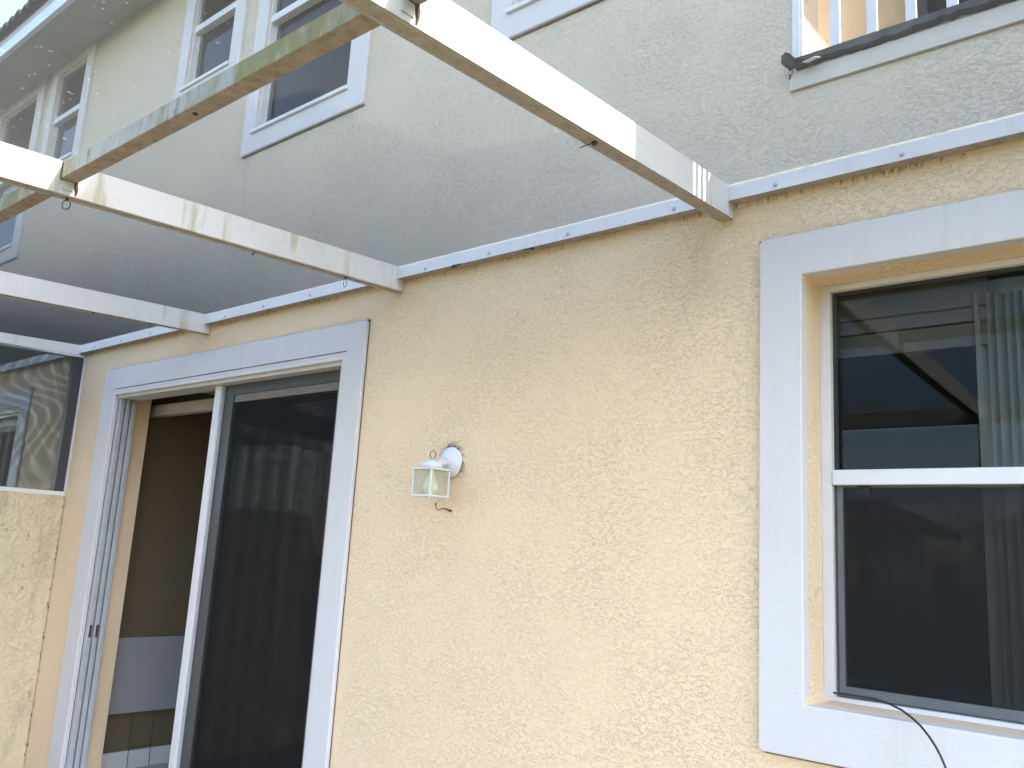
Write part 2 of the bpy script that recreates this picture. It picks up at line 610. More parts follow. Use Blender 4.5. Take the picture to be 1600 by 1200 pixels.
# upper floor
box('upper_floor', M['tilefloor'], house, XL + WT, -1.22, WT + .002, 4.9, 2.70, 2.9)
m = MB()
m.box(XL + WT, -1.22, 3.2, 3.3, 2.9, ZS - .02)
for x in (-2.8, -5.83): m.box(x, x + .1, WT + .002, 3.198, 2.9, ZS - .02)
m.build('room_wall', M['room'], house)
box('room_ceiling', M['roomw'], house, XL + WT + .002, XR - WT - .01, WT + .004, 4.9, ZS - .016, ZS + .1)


# ---- windows
def window(op, rail, trim_outer, y=.03, depth=.05, inset=.030, curtain=None, reveal=False, trim_t=.018, r=.012, screen=False):
    gi = grow(op, -inset) if not reveal else (op[0] + inset, op[1] - inset, op[2] + .014, op[3] - .020)
    fr = ring('window', M['frame'], house, grow(op, .004) if not reveal else grow(op, -.002), gi, y, y + depth)
    trim_ring('trim', M['trim'], fr, trim_outer, op, trim_t, r, .003 if reveal else .006)
    a, b, c, d = trim_outer
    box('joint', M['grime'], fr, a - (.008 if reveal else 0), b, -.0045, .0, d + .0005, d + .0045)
    if reveal:
        box('joint', M['drip'], fr, a - .0035, a - .0003, -.005, .0, c + .02, d)
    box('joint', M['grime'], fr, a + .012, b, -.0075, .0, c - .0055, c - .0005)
    if reveal:
        loops('reveal', M['stucco'], fr, [(grow(op, .004), .02, -trim_t + .006), (grow(op, .0005), .02, -.004),
                                          (grow(op, -.001), .02, y * .5), (grow(op, -.001), .02, y + .004)])
    box('pane', M['glass'], fr, gi[0] + .001, gi[1] - .001, y + .020, y + .024, rail + .02, gi[3] - .001)
    sw = .016 if reveal else .010
    low = (gi[0] + .004, gi[1] - .004, gi[2] + .002, rail - .012)
    ring('sash', M['frame'], fr, low, (low[0] + sw, low[1] - sw, low[2] + .026, low[3] - .014), y + .028, y + .048)
    box('pane', M['glass'], fr, low[0] + sw + .001, low[1] - sw - .001, y + .036, y + .040, low[2] + .027, low[3] - .015)
    box('meeting_rail', M['frame'], fr, gi[0] + .0012, gi[1] - .0012, y - .004, y + .026, rail - .022, rail + .022, .003)
    if reveal:
        for lx in (-.855, -.44):
            box('latch', M['dark'], fr, lx - .018, lx + .018, y + .022, y + .030, rail - .045, rail - .023)
    if not reveal:
        MB().box(op[0] - .018, op[1] + .018, -trim_t - .014, y - .001, op[2] - .006, op[2] + .016).build('sill', M['frame'], fr, .003)
    if screen:  # screen added over the lower pane to cut its reflections
        o = screen_obj('insect_screen', low[1] - low[0], low[3] - low[2], fr, mat='wireblack', d=.00042)
        o.matrix_world = Matrix.Translation((low[0], y + .010, low[2])) @ Matrix.Rotation(math.radians(90), 4, 'X')
    if curtain:
        a, b = curtain
        vs = []; n = 40
        for i in range(n + 1):
            x = a + (b - a) * i / n
            yy = y + .12 + .018 * math.sin(i * 1.9) + .008 * math.sin(i * .7)
            vs += [(x, yy, op[2]), (x, yy, op[3])]
        MB().add(vs, [(2 * i, 2 * i + 2, 2 * i + 3, 2 * i + 1) for i in range(n)]).build('curtain', M['curtain'], fr)
    return fr


_scr = {}


def screen_mesh(w, h, pu=.00141, pv=.00190, d=.00024, wave=None, mat='wire'):
    """woven insect screen: every strand a square prism, in the xy plane"""
    key = (round(w, 3), round(h, 3), mat)
    if wave is None and key in _scr: return _scr[key]
    V = []; F = []
    base = 0
    r = d * .5 * 1.15
    offs = np.array([(0, -1), (1, 0), (0, 1), (-1, 0)], float) * r
    for axis, (length, span, pitch, nseg) in enumerate(((h, w, pu, 1 if wave is None else 14), (w, h, pv, 1 if wave is None else 30))):
        n = int(span / pitch)
        c = (np.arange(n) + .5) * pitch
        t = np.linspace(0, length, nseg + 1)
        C, T, O = np.meshgrid(c, t, np.arange(4), indexing='ij')
        a = C + offs[O, 0]
        z = offs[O, 1]
        x, y = (a, T) if axis == 0 else (T, a)
        if wave is not None:
            dx, dy, dz = wave(x, y)
            x = x + dx; y = y + dy; z = z + dz
        V.append(np.stack([x.ravel(), y.ravel(), z.ravel()], 1))
        idx = np.arange(n * (nseg + 1) * 4).reshape(n, nseg + 1, 4)
        q = np.stack([idx[:, :-1, :], np.roll(idx, -1, 2)[:, :-1, :], np.roll(idx, -1, 2)[:, 1:, :], idx[:, 1:, :]], -1)
        F.append(q.reshape(-1, 4) + base)
        base += idx.size
    V = np.concatenate(V); F = np.concatenate(F)
    me = bpy.data.meshes.new('screen')
    me.vertices.add(len(V)); me.vertices.foreach_set('co', V.ravel().astype(np.float32))
    me.loops.add(F.size); me.loops.foreach_set('vertex_index', F.ravel().astype(np.int32))
    me.polygons.add(len(F))
    me.polygons.foreach_set('loop_start', np.arange(0, F.size, 4, dtype=np.int32))
    me.update(calc_edges=True)
    me.materials.append(M[mat])
    if wave is None: _scr[key] = me
    return me


def screen_obj(name, w, h, parent, wave=None, mat='wire', d=.00024):
    o = obj(name, screen_mesh(w, h, wave=wave, mat=mat, d=d), None, parent)
    o['kind'] = 'stuff'
    return o


window(WIN, 1.818, (-1.095, .28, 1.06, 2.529), y=.118, depth=.06, inset=.032, reveal=True, trim_t=.022, r=.012, screen=True)
for i, t in enumerate(TALL):
    window(t, 4.446, (t[0] - .115, t[1] + .14, t[2] - .118, ZS - .004), curtain=(t[0] + .03, t[0] + .24), y=.004, depth=.05, inset=.012)
for t in SMALL:
    window(t, 4.715, (t[0] - .11, t[1] + .115, t[2] - .12, ZS - .004), curtain=(t[0] + .05, t[0] + .2), y=.004, depth=.05, inset=.012)


# ---- sliding doors
def sliding_door(op, side=1):
    """opening op; stacked tracks on the left, fixed dark panel on the right"""
    x0, x1, z0, z1 = op
    m = MB()
    m.box(x0, x1, .002, .12, z1 - .030, z1 + .004)                 # head
    m.box(x1 - .030, x1 + .004, .003, .12, 0, z1 - .031)            # right jamb
    m.box(x0 - .004, x0 + .010, .003, .12, 0, z1 - .031)            # left jamb liner
    fr = m.build('sliding_door', M['frame'], house)
    trim_ring('trim', M['trim'], fr, (x0 - .173, x1 + .150, z0 - .02, z1 + .155), op, .02, .01)
    MB().box(x0 - .002, x1 + .03, -.019, .001, z1 - .012, z1 + .022).build('head_flashing', M['frame'], fr, .003)
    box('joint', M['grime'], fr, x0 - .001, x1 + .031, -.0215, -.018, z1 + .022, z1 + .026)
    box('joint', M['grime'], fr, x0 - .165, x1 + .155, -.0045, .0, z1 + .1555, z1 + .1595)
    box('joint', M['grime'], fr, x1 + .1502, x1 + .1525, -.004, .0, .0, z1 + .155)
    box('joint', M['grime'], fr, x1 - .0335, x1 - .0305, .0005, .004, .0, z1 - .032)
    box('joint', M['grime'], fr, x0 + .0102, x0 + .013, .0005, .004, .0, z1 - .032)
    box('threshold', M['frame'], fr, x0 - .003, x1 + .003, .004, .14, 0, .13)
    for a, c in ((.008, .034), (.044, .070), (.080, .108)):
        t = MB().box(x0 + .010, x0 + .034, a, c, .131, z1 - .032).build('track', M['track'], fr, .003)
        for k in range(6):
            MB().lathe([(.0035, 0), (.0035, .002), (.001, .003)], (x0 + .022, a, .35 + k * .37), 8, 'y').build('screw', M['dark'], t)
    for a in (.016, .054):
        box('latch_keeper', M['dark'], fr, x0 + .034, x0 + .039, a, a + .012, .93, 1.0)
    # fixed panel
    xm = x0 + 1.02
    MB().box(xm + .028, xm + .085, .035, .058, .131, z1 - .031).build('interlock', M['frame'], fr, .004)
    p = ring('panel', M['dark'], fr, (xm + .080, x1 - .031, .132, z1 - .0315), (xm + .178, x1 - .062, .23, z1 - .085), .060, .095)
    box('panel_edge', M['track'], p, xm + .086, xm + .092, .045, .0595, .133, z1 - .034)
    box('top_rail', M['brownrail'], p, xm + .179, x1 - .063, .066, .09, z1 - .125, z1 - .086)
    box('pane', M['tint'], p, xm + .179, x1 - .063, .080, .085, .231, z1 - .126)
    w, h = (x1 - .063) - (xm + .179), z1 - .126 - .231
    o = screen_obj('insect_screen', w, h, p, mat='wireblack', d=.00030)
    o.matrix_world = Matrix.Translation((xm + .179, .068, .231)) @ Matrix.Rotation(math.radians(90), 4, 'X')
    return fr


sliding_door(DOOR)
sliding_door(NDOOR)
box('blind_headrail', M['drip'], house, -5.40, -3.15, .27, .33, 2.275, 2.345, .004)

# ---- balcony
BY1 = 1.42
bal = box('balcony', M['roomw'], house, -.998, XR - .002, .004, BY1, BALZ - .155, BALZ + .03)
bm_ = MB()
bm_.box(-1.0 - WT, -1.0, WT + .002, BY1 + .3, BALZ - .2, ZS)                   # inner side wall
bm_.box(-1.0 + .002, XR - WT - .004, BY1, BY1 + .2, BALZ + .03, ZS - .02)       # back wall
bm_.build('recess_wall', M['stucco_far'], bal)
box('pillar', M['stucco_far'], bal, .68, XR - .001, .002, .25, BALZ + .03, 5.0)
box('header', M['stucco_far'], bal, -.998, XR - .0015, .003, .2, 5.0, ZS - .001)
box('ceiling', M['roomw'], bal, -.997, XR - .003, .201, BY1 - .002, 5.08, ZS - .022)
box('corner_bead', M['frame'], bal, -1.0 + .0005, -.972, -.004, .03, BALZ + .05, 5.0, .004)
dr = ring('balcony_door', M['dark'], bal, (-.995, .55, BALZ + .032, 5.05), (-.95, .50, BALZ + .08, 5.0), BY1 - .04, BY1 - .001)
box('pane', M['tint'], dr, -.949, -.30, BY1 - .025, BY1 - .020, BALZ + .081, 4.999)
box('screen_panel', M['dark'], dr, -.949, .499, BY1 - .018, BY1 - .003, BALZ + .081, 4.999)
box('fascia_board', M['fascia'], bal, -1.004, XR + .01, -.009, -.001, 3.012, 3.066, .003)
box('fascia_lip', M['fascia'], bal, -1.002, XR + .01, -.013, -.002, 3.003, 3.0115, .002)
# dark rotting flashing along the slab edge
vs = []; fs = []
n = 90
for i in range(n + 1):
    x = -.985 + (XR + .985) * i / n
    lo = 3.076 + random.uniform(-.004, .005) + (.006 * math.sin(i * .35) if i < 30 else 0) * .5
    vs += [(x, -.030, lo), (x, -.034, 3.096), (x, .02, 3.101), (x, .02, lo)]
for i in range(n):
    for k in range(4):
        a, b = i * 4 + k, i * 4 + (k + 1) % 4
        fs.append((a, b, b + 4, a + 4))
fs += [(0, 1, 2, 3), tuple(n * 4 + k for k in (3, 2, 1, 0))]
MB().add(vs, fs).build('flashing', M['flash'], bal)
# torn felt hanging at its end
vs = []; fs = []
nx, nz = 14, 5
for s, th in ((0, 0), (1, .008)):
    for i in range(nx + 1):
        for k in range(nz + 1):
            u, v = i / nx, k / nz
            x = -1.010 + .090 * u
            top = 3.112 - .045 * u + .008 * math.sin(u * 9)
            bot = 3.078 - .014 * math.sin(u * 7) - .020 * u + random.uniform(-.004, .004)
            vs.append((x + random.uniform(-.004, .004), -.036 - .014 * math.sin(u * 5 + v * 2) - random.uniform(0, .014) + th, top + (bot - top) * v + random.uniform(-.004, .004)))
st = (nx + 1) * (nz + 1)
for s in (0, 1):
    for i in range(nx):
        for k in range(nz):
            a = s * st + i * (nz + 1) + k
            fs.append((a, a + 1, a + nz + 2, a + nz + 1))
MB().add(vs, fs).build('torn_felt', M['debris'], bal)
MB().tube([(-.945, -.05, 3.064), (-.925, -.056, 3.056), (-.905, -.055, 3.062), (-.89, -.05, 3.060)], [.002, .006, .005, .002], 5).build('splinter', M['drip'], bal)
MB().tube([(-1.0, -.012, 3.06), (-1.004, -.008, 3.05), (-.997, -.006, 3.040), (-1.001, -.005, 3.03)], [.004, .003, .0025, .0015], 5).build('torn_strip', M['debris'], bal)
rail = MB().box(-.97, .68, .035, .085, 4.05, 4.10).build('top_rail', M['frame'], bal, .003)
box('bottom_rail', M['frame'], bal, -.97, .68, .045, .075, 3.112, 3.140, .003)
x = -.884
while x < .66:
    box('baluster', M['frame'], rail, x - .0145, x + .0145, .053, .066, 3.141, 4.049)
    x += .1115
MB().box(XR - .06, XR - .02, .25, .95, 4.05, 4.10).build('side_rail', M['frame'], bal)

# ---- eaves and roof
RX1 = 1.25
box('soffit', M['soffit'], house, XL - .3, RX1, -.36, -.001, ZS + .001, ZS + .02)
box('soffit', M['soffit'], house, XR + .001, RX1, -.001, 5.2, ZS + .0015, ZS + .02)
gut = MB().box(XL - .3, RX1, -.400, -.361, 5.150, 5.250).build('gutter', M['gutter'], house, .006)
box('drip_edge', M['drip'], house, XL - .3, RX1 + .01, -.392, -.34, 5.2505, 5.315)
PITCH = .42
roof = MB()
def rz(y): return 5.315 + (y + .40) * PITCH
roof.add([(XL - .3, -.41, 5.316), (RX1 + .02, -.41, 5.316), (RX1 + .02, 2.6, rz(2.6)), (XL - .3, 2.6, rz(2.6)),
          (RX1 + .02, 5.6, 5.316), (XL - .3, 5.6, 5.316)], [(0, 1, 2, 3), (3, 2, 4, 5), (0, 3, 5), (1, 4, 2), (0, 5, 4, 1)])
roofo = roof.build('roof', M['tile'], house)
# barrel tiles
prof = []
TW = .13
vs = []; fs = []
K = 8
for j, (ty, tz, sc) in enumerate(((0, 0, 1.0), (.40, .40 * PITCH + .0, .86))):
    for i in range(K + 1):
        a = math.pi * i / K
        vs.append((TW * .52 * math.cos(a) * sc, ty, tz + .058 * math.sin(a) * sc + .012))
    for i in range(K + 1):
        a = math.pi * i / K
        vs.append((TW * .40 * math.cos(a) * sc, ty, tz + .044 * math.sin(a) * sc + .004))
L2 = 2 * (K + 1)
for i in range(K):
    fs += [(i, i + 1, L2 + i + 1, L2 + i), (K + 1 + i + 1, K + 1 + i, L2 + K + 1 + i, L2 + K + 1 + i + 1),
           (i + 1, i, K + 1 + i, K + 1 + i + 1)]
tm = MB().add(vs, fs).mesh('tile')
tm.materials.append(M['tile'])
nt_ = int((RX1 - XL + .3) / TW)
for row in range(3):
    for i in range(nt_):
        o = bpy.data.objects.new('tile', tm)
        COL.objects.link(o); o.parent = roofo
        y = -.45 + row * .36
        o.location = (XL - .25 + (i + .5) * TW + random.uniform(-.004, .004), y + random.uniform(-.008, .008), rz(y) + .018 + random.uniform(-.003, .003))
        o.rotation_euler = (random.uniform(-.015, .015), random.uniform(-.03, .03), random.uniform(-.02, .02))

# ------------------------------------------------------------------ party wall between the patios
pw = box('party_wall', M['party'], None, -5.96, -5.780, -3.1, -.001, 0, 1.742, .008)
tag(pw, 'low weathered cream stucco wall dividing the two patios beside the sliding door', 'wall')

# ------------------------------------------------------------------ screen enclosures
SL = .05                      # roof fall towards the garden
ZT = 2.731                    # top of rafters at the wall
OUT = -3.02


def rafter(parent, xr, depth=.104, w=.05, y0=-.002, y1=OUT):
    """hollow section with two spline grooves underneath"""
    g = [(0, 0), (w, 0), (w, -depth), (w - .004, -depth), (w - .0045, -depth + .010), (w - .0105, -depth + .010), (w - .011, -depth),
         (.011, -depth), (.0105, -depth + .010), (.0045, -depth + .010), (.004, -depth), (0, -depth)]
    vs = []
    for y in (y0, y1):
        vs += [(xr - w + a, y, ZT + SL * y + b) for a, b in g]
    n = len(g)
    fs = [(k, (k + 1) % n, n + (k + 1) % n, n + k) for k in range(n)] + [tuple(range(n)), tuple(range(2 * n - 1, n - 1, -1))]
    return MB().add(vs, fs).build('rafter', M['beam'], parent)


screw_me = MB().lathe([(.0065, 0), (.0065, .002), (.005, .0045), (.002, .006)], (0, 0, 0), 10, 'y').mesh('screw')
screw_me.materials.append(M['screw'])


def ledger(parent, a, b, sx, mat=None):
    t = .042
    m = MB()
    # tube with a thin lip
    m.box(a, b, -t, -.0005, 2.674, 2.7215)
    o = m.build('ledger', M['ledger'], parent)
    for s in sx:
        c = bpy.data.objects.new('screw', screw_me); COL.objects.link(c); c.parent = o
        c.location = (s, -t, 2.692 + random.uniform(-.004, .004))
    return o


def roof_screen(parent, x0, x1, y0=-.03, y1=OUT):
    o = screen_obj('roof_screen', 1.541, (y0 - y1), parent)
    o.matrix_world = Matrix.Translation((x0, y1, ZT + .0025 + SL * y1)) @ Matrix.Rotation(math.atan(SL), 4, 'X')
    return o


enc = empty('screen_enclosure', (-2.5, -1.5, 0))
enc_inv = Matrix.Translation((2.5, 1.5, 0))
tag(enc, 'white aluminium patio cage with mossy cross bar and insect screen roof', 'patio cage')


def into(o):
    return o


ENC = []


def E_(o):
    ENC.append(o); return o


RX = [-4.278, -2.730, -1.191, .350]
for x in RX:
    E_(rafter(None, x))
e4 = E_(rafter(None, -5.820, .066))
# thin flange below the end rafter
vs = [(-5.87, -.002, 2.648), (-5.806, -.002, 2.648), (-5.806, -.002, 2.6605), (-5.87, -.002, 2.6605)]
vs += [(x, OUT, z + SL * OUT) for x, _, z in vs]
E_(MB().add(vs, [(0, 1, 2, 3), (7, 6, 5, 4), (0, 4, 5, 1), (1, 5, 6, 2), (2, 6, 7, 3), (3, 7, 4, 0)]).build('screen_frame', M['beam']))
scr_x = [-.671, -1.036, -1.384, -1.819, -2.201, -2.559, -3.341, -3.723, -4.075, -4.877, -5.233, -5.598, -.25, .1]
segs = [(-5.8195, -4.3285), (-4.2775, -2.7805), (-2.7295, -1.2415), (-1.1905, .2995)]
for a, b in segs:
    E_(ledger(None, a, b, [s for s in scr_x if a < s < b]))
# purlin pieces between the rafters
for a, b in segs:
    E_(MB().box(a, b, -1.428, -1.378, 2.603, 2.6575).build('purlin', M['moss'], None, .002, 1))
# eaves beam, posts, rails
E_(MB().box(-5.87, .35, OUT - .051, OUT - .001, ZT + SL * OUT - .105, ZT + SL * OUT).build('eave_beam', M['beam']))
for x in [-5.82] + RX:
    E_(box('post', M['beam'], None, x - .05, x, OUT - .0505, OUT - .0015, 0, ZT + SL * OUT - .1055))
px = [-5.82] + RX
for a, b in zip(px[:-1], px[1:]):
    E_(box('chair_rail', M['beam'], None, a + .0005, b - .0505, OUT - .045, OUT - .01, .86, .91))
    o = screen_obj('wall_screen', 1.491, 2.16, None)
    o.matrix_world = Matrix.Translation((a - .0, OUT - .052, .30)) @ Matrix.Rotation(math.radians(90), 4, 'X')
    E_(o)
    E_(box('kick_plate', M['beam'], None, a + .0005, b - .0505, OUT - .03, OUT - .025, .01, .30))
for a, b in zip([-5.845, -4.303, -2.755, -1.216], [-4.303, -2.755, -1.216, .325]):
    E_(roof_screen(None, a, b))
# side panel above the party wall
E_(box('bottom_rail', M['beam'], None, -5.850, -5.800, OUT, -.0012, 1.7425, 1.770, .002))
E_(box('wall_post', M['postgrey'], None, -5.853, -5.806, -.068, -.0013, 1.771, 2.647))
screw_dark = screw_me.copy(); screw_dark.materials.clear(); screw_dark.materials.append(M['dark'])
E_(box('sealant', M['frame'], None, -5.8055, -5.792, -.012, -.0011, 1.771, 2.647))
for k in range(5):
    s = bpy.data.objects.new('screw', screw_me); COL.objects.link(s)
    s.data = screw_dark
    s.matrix_world = Matrix.Translation((-5.806, -.028, 1.86 + .18 * k)) @ Matrix.Rotation(math.radians(90), 4, 'Z')
    E_(s)


def wav(amp, ph):
    def f(x, y):
        dx = amp * (np.sin(y * 5.1 + ph + x * 1.3) + .6 * np.sin(y * 11 + x * 7 + ph * 2))
        dy = amp * (np.sin(x * 4.3 + ph * 1.7 + y * 2.1) + .6 * np.sin(x * 12 + y * 3 + ph))
        dz = amp * 1.2 * np.sin(x * 3 + ph) * np.sin(y * 3.3 + ph)
        return dx, dy, dz
    return f


side = screen_obj('side_screen', 2.9, .875, None, wav(.0016, .4), d=.00036)
# local x -> -y, local y -> z
side.matrix_world = Matrix(((0, 0, 1, -5.803), (-1, 0, 0, -.004), (0, 1, 0, 1.769), (0, 0, 0, 1)))
E_(side)

# hooks and stubs of wire under the rafters
def hook(pts, r=.0016):
    return E_(MB().tube(pts, r, 6).build('wire_hook', M['rust']))


def loop_pts(c, rx, rz_, yaw, n=16):
    return [(c[0] + rx * math.cos(a) * math.cos(yaw), c[1] + rx * math.cos(a) * math.sin(yaw), c[2] + rz_ * math.sin(a))
            for a in [math.pi / 2 + 2 * math.pi * k / n for k in range(n + 1)]]


hook(loop_pts((-2.752, -1.392, 2.534), .013, .015, .7))
hook([(-2.752, -1.392, 2.549), (-2.752, -1.392, 2.562)], .004)
hook(loop_pts((-2.752, -.296, 2.590), .006, .021, .7), .0013)
hook([(-2.752, -.296, 2.606), (-2.752, -.296, 2.618)], .005)
hook([(-2.752, -.721, 2.592), (-2.753, -.723, 2.580), (-2.760, -.727, 2.576)], .0025)
hook([(-1.213, -.733, 2.584), (-1.216, -.735, 2.592)], [.009, .006])
hook([(-1.213, -.735, 2.588), (-1.235, -.765, 2.568)], .0015)
hook([(-2.415, -.030, 2.676), (-2.395, -.040, 2.670), (-2.375, -.046, 2.668), (-2.345, -.05, 2.670)], [.004, .008, .005, .002])
hook([(-1.992, -.030, 2.675), (-1.985, -.036, 2.668)], [.009, .005])
hook([(-2.03, -.035, 2.674), (-1.992, -.034, 2.671)], .0022)
hook([(-3.69, -.03, 2.674), (-3.68, -.035, 2.669)], [.006, .004])
hook([(-1.985, -1.404, 2.604), (-1.985, -1.404, 2.599)], [.009, .005])
hook([(-4.30, -.62, 2.597), (-4.30, -.62, 2.590)], [.006, .004])
hook([(-4.30, -.33, 2.612), (-4.30, -.33, 2.604)], [.006, .004])
# bracket with grime at the purlin joint
for xr in (-2.730, -1.191):
    E_(MB().box(xr + .0003, xr + .003, -1.420, -1.386, 2.572, 2.6025).build('purlin_clip', M['beam'], None))
    E_(MB().box(xr + .0002, xr + .0035, -1.4305, -1.3755, 2.6005, 2.6590).build('joint_grime', M['grime'], None))
    E_(MB().tube([(xr + .002, -1.383, 2.602), (xr + .003, -1.380, 2.590), (xr + .002, -1.377, 2.574), (xr + .002, -1.379, 2.562)], [.006, .007, .004, .002], 6).build('joint_grime', M['grime'], None))
for o in ENC:
    mw = o.matrix_world.copy() if o.matrix_world != Matrix() else Matrix.LocRotScale(o.location, o.rotation_euler, o.scale)
    o.parent = enc
    o.matrix_parent_inverse = enc_inv

# neighbour's enclosure beyond the party wall
enc2 = empty('screen_enclosure', (-7.5, -1.5, 0))
tag(enc2, 'neighbouring patio cage seen through the screen behind the low dividing wall', 'patio cage')
ENC = []
for x in (-7.40, -8.94):
    E_(rafter(None, x))
E_(rafter(None, -5.905, .066))
E_(ledger(None, -7.3995, -5.9555, [-6.2, -6.55, -6.9, -7.2]))
E_(ledger(None, -8.9395, -7.4505, [-8.0, -8.5]))
E_(roof_screen(None, -7.425, -5.883))
E_(roof_screen(None, -8.965, -7.425))
E_(box('bottom_rail', M['beam'], None, -5.950, -5.900, OUT, -.0012, 1.7425, 1.770, .002))
E_(MB().box(-7.3995, -5.956, -1.428, -1.378, 2.603, 2.6575).build('purlin', M['moss'], None, .002, 1))
s2 = screen_obj('side_screen', 2.9, .875, None, wav(.0013, 2.3), d=.00036)
s2.matrix_world = Matrix(((0, 0, 1, -5.897), (-1, 0, 0, -.004), (0, 1, 0, 1.769), (0, 0, 0, 1)))
E_(s2)
for o in ENC:
    o.parent = enc2
    o.matrix_parent_inverse = Matrix.Translation((7.5, 1.5, 0))

# lint and seed fluff caught on the roof screen
m = MB()
rnd = random.Random(3)
for k in range(150):
    x = rnd.uniform(-2.65, -1.3); y = rnd.triangular(-2.15, -1.44, -1.62)
    l = rnd.uniform(.001, .0035) * (2.0 if rnd.random() < .15 else 1); wd = rnd.uniform(.0003, .0007)
    a = rnd.gauss(1.2, .35)
    dx, dy = math.cos(a) * l, math.sin(a) * l
    z = ZT + SL * y + .0022
    m.tube([(x - dx, y - dy, z - .0008), (x, y, z - .0012), (x + dx, y + dy, z - .0008)], [wd * .5, wd, wd * .5], 4)
lint = m.build('lint', M['lint'])
tag(lint, 'pale specks of fluff caught on the roof screen', 'lint', kind='stuff')

# ------------------------------------------------------------------ wall lantern
LX, LY, LZ = -2.365, -.105, 1.79
lan = empty('wall_lantern', (LX, 0, LZ))
tag(lan, 'small white square coach lantern with dusty panes on the cream stucco', 'wall lamp')
LP = []
inv = Matrix.Translation((-LX, 0, -LZ))
LP.append(MB().lathe([(.060, 0), (.060, .006), (.054, .012), (.046, .016), (.036, .022), (.020, .027), (.006, .029)], (LX, -.002, 1.880), 40, 'y').build('back_plate', M['lamp_white'], smooth=False))
LP.append(MB().tube([(LX, -.020, 1.878), (LX, -.05, 1.874), (LX, -.075, 1.868), (LX, -.09, 1.862)], [.016, .013, .013, .012], 14).build('arm', M['lamp_white'], smooth=True))
h = .047
zt, zb = 1.838, 1.742
m = MB().lathe([(.041, 0), (.041, .012), (.0385, .020), (.034, .0245), (.022, .028), (.010, .030), (.006, .036)], (LX, LY, zt + .008), 28)
LP.append(m.build('dome', M['lamp_white'], smooth=True))
LP.append(MB().box(LX - h - .007, LX + h + .007, LY - h - .007, LY + h + .007, zt, zt + .0075).build('cap', M['lamp_white'], None, .003))
cage = MB()
for sx in (-1, 1):
    for sy in (-1, 1):
        cage.box(LX + sx * h - .003, LX + sx * h + .003, LY + sy * h - .003, LY + sy * h + .003, zb - .006, zt - .0005)
        cage.tube([(LX + sx * (h - .001), LY + sy * (h - .001), zb - .0062), (LX + sx * (h - .001), LY + sy * (h - .001), zb - .012)], [.003, .002], 6)
for s in (-1, 1):
    cage.box(LX + s * h - .0026, LX + s * h + .0026, LY - h + .0031, LY + h - .0031, zb - .003, zb + .003)
    cage.box(LX - h + .0031, LX + h - .0031, LY + s * h - .0026, LY + s * h + .0026, zb - .003, zb + .003)
LP.append(cage.build('cage', M['lamp_white']))
for s in (-1, 1):
    LP.append(box('pane', M['dirtyglass'], None, LX + s * (h - .001) - .0008, LX + s * (h - .001) + .0008, LY - h + .0032, LY + h - .0032, zb + .0032, zt - .001))
    LP.append(box('pane', M['dirtyglass'], None, LX - h + .0032, LX + h - .0032, LY + s * (h - .001) - .0008, LY + s * (h - .001) + .0008, zb + .0032, zt - .001))
LP.append(MB().lathe([(.004, -.03), (.018, -.024), (.027, -.012), (.030, .002), (.027, .016), (.018, .034), (.013, .048), (.013, .066)], (LX, LY, zb + .034), 24).build('bulb', M['bulb'], smooth=True))
LP.append(MB().tube(loop_pts((LX, LY, zt + .060), .0105, .0160, .6, 20), .0016, 6).build('ring', M['rust']))
for o in LP:
    o.parent = lan; o.matrix_parent_inverse = inv
# cobwebs and grime round the plate
m = MB()
rnd = random.Random(11)
for k in range(34):
    a = rnd.gauss(1.45, .45) if k < 22 else rnd.gauss(-.9, .5)
    r0, r1 = rnd.uniform(.052, .062), rnd.uniform(.066, .092)
    a2 = a + rnd.uniform(-.35, .35)
    m.tube([(LX + r0 * math.cos(a), -.008, 1.88 + r0 * math.sin(a)), (LX + .5 * (r0 + r1) * math.cos(a + .1), -.007, 1.88 + .5 * (r0 + r1) * math.sin(a + .1)),
            (LX + r1 * math.cos(a2), -.005, 1.88 + r1 * math.sin(a2))], [.0010, .0009, .0004], 4)
for k in range(26):
    a = rnd.gauss(1.45, .22) if k < 14 else rnd.gauss(-.7, .5)
    r0 = rnd.uniform(.056, .066); c = (LX + r0 * math.cos(a), -.006, 1.88 + r0 * math.sin(a)); s = rnd.uniform(.001, .0035)
    m.tube([(c[0] - s, c[1], c[2]), c, (c[0] + s, c[1], c[2] + s)], [s * .4, s * .8, s * .3], 5)
web = m.build('cobweb', M['web'])
tag(web, 'dark dusty cobweb clinging around the lantern back plate', 'cobweb', kind='stuff')
hk = MB().tube([(-2.413, -.022, 1.722), (-2.416, -.020, 1.712), (-2.410, -.018, 1.700), (-2.398, -.018, 1.697), (-2.385, -.018, 1.702), (-2.368, -.016, 1.702), (-2.353, -.010, 1.696), (-2.350, -.001, 1.694)],
               [.0035, .002, .0018, .0016, .002, .0024, .0035, .005], 8).build('wall_hook', M['rust'])
tag(hk, 'small rusty bent hook in the stucco just below the lantern', 'hook')

# ------------------------------------------------------------------ loose cable at the window
pts = [(-.93, .098, 1.224), (-.911, .085, 1.226), (-.86, .055, 1.230), (-.80, .02, 1.234), (-.752, -.005, 1.231), (-.715, -.03, 1.224), (-.684, -.052, 1.212), (-.660, -.068, 1.199),
       (-.638, -.081, 1.180), (-.623, -.088, 1.162), (-.611, -.092, 1.143), (-.602, -.093, 1.122), (-.596, -.093, 1.10), (-.590, -.090, 1.02), (-.60, -.08, .8), (-.62, -.06, .4), (-.64, -.05, .01)]
cb = MB().tube(pts, .0028, 8).build('cable', M['black'], smooth=True)
tag(cb, 'thin black cable drooping from the window sill over the white band', 'cable')

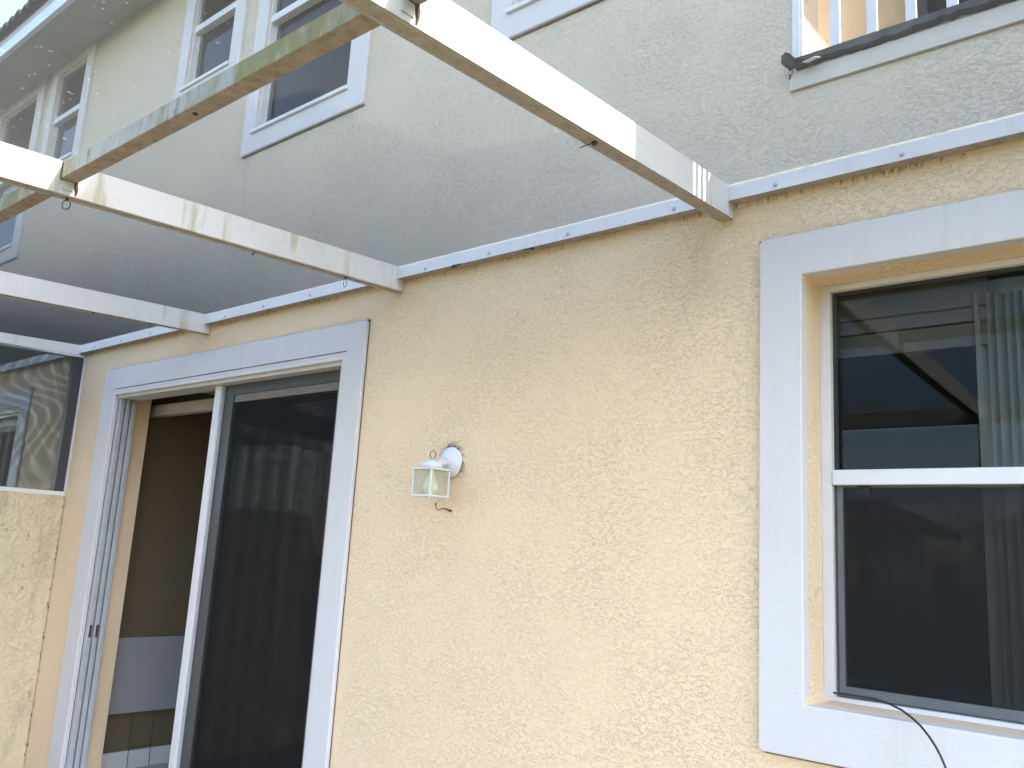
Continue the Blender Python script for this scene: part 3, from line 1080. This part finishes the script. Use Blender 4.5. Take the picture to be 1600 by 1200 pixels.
# ------------------------------------------------------------------ vertical blind behind the window
vb = empty('vertical_blind', (-.2, .30, 2.36))
tag(vb, 'pale vertical blind drawn aside behind the large ground floor window', 'blind')
BL = [box('headrail', M['roomw'], None, -.93, .14, .27, .32, 2.35, 2.395, .003)]
BL.append(box('valance', M['valance'], None, -.97, -.53, .235, .25, 2.315, 2.40, .003))
BL.append(box('valance', M['valance'], None, -.97, -.53, .240, .255, 2.272, 2.311, .003))
BL.append(box('valance', M['valance'], None, -.97, -.53, .245, .26, 2.20, 2.268, .003))
x = -.545
k = 0
sm = None
while x < .12:
    if sm is None:
        vs = []; fs = []
        for i in range(7):
            u = (i / 6 - .5) * .089; yy = .006 * math.cos(i / 6 * math.pi - math.pi / 2)
            vs += [(u, yy, -1.22), (u, yy, 0), (u, yy + .0009, -1.22), (u, yy + .0009, 0)]
        for i in range(6):
            a = 4 * i
            fs += [(a, a + 4, a + 5, a + 1), (a + 2, a + 3, a + 7, a + 6), (a, a + 2, a + 6, a + 4), (a + 1, a + 5, a + 7, a + 3)]
        sm = MB().add(vs, fs).mesh('slat'); sm.materials.append(M['blind'])
    o = obj('slat', sm)
    o.location = (x, .26, 2.348); o.rotation_euler = (0, 0, math.radians(68 + random.uniform(-4, 4)))
    BL.append(o)
    x += .024 + random.uniform(-.003, .003)
for o in BL:
    o.parent = vb; o.matrix_parent_inverse = Matrix.Translation((.2, -.30, -2.36))

# ------------------------------------------------------------------ yard sign leaning in the room
ys = empty('yard_sign', (-5.39, .55, .12))
tag(ys, 'blank white board on thin wire legs leaning inside the open sliding door', 'sign')
YS = [MB().add([(-5.400, .24, .90), (-5.400, .87, .90), (-5.385, .87, .455), (-5.385, .24, .455), (-5.395, .24, .90), (-5.395, .87, .90), (-5.380, .87, .455), (-5.380, .24, .455)],
               [(0, 1, 2, 3), (7, 6, 5, 4), (0, 4, 5, 1), (1, 5, 6, 2), (2, 6, 7, 3), (3, 7, 4, 0)]).build('board', M['sign']),
      MB().tube([(-5.383, .43, .46), (-5.372, .43, .122)], .002, 6).tube([(-5.383, .57, .46), (-5.372, .57, .122)], .002, 6).tube([(-5.376, .43, .25), (-5.376, .57, .25)], .002, 6).build('wire_leg', M['rust'])]
for o in YS:
    o.parent = ys; o.matrix_parent_inverse = Matrix.Translation((5.39, -.55, -.12))

# ------------------------------------------------------------------ houses across the lawn (mirrored in the glass)
def far_house(x0, x1, y, label):
    t = empty('townhouse', ((x0 + x1) / 2, y, 0))
    tag(t, label, 'building')
    ps = [box('wall', M['stucco_far'], None, x0, x1, y - 9, y, -.06, 4.7)]
    ps.append(MB().add([(x0 - .5, y + .5, 4.7), (x1 + .5, y + .5, 4.7), (x1 + .5, y - 9.5, 4.7), (x0 - .5, y - 9.5, 4.7), (x0 + 4, y - 4.5, 6.9), (x1 - 4, y - 4.5, 6.9)],
                       [(0, 1, 5, 4), (1, 2, 5), (2, 3, 4, 5), (3, 0, 4), (3, 2, 1, 0)]).build('roof', M['redroof']))
    x = x0 + 1.5
    while x < x1 - 2:
        for z in (.8, 3.0):
            ps.append(box('window', M['dark'], None, x, x + 1.1, y - .02, y + .04, z, z + 1.2))
        x += 2.8
    for o in ps:
        o.parent = t; o.matrix_parent_inverse = Matrix.Translation((-(x0 + x1) / 2, -y, 0))


far_house(-34, -17, -60, 'left red-roofed cream house faintly mirrored in the ground floor window')
far_house(-14, 4, -60, 'right red-roofed cream house faintly mirrored in the ground floor window')
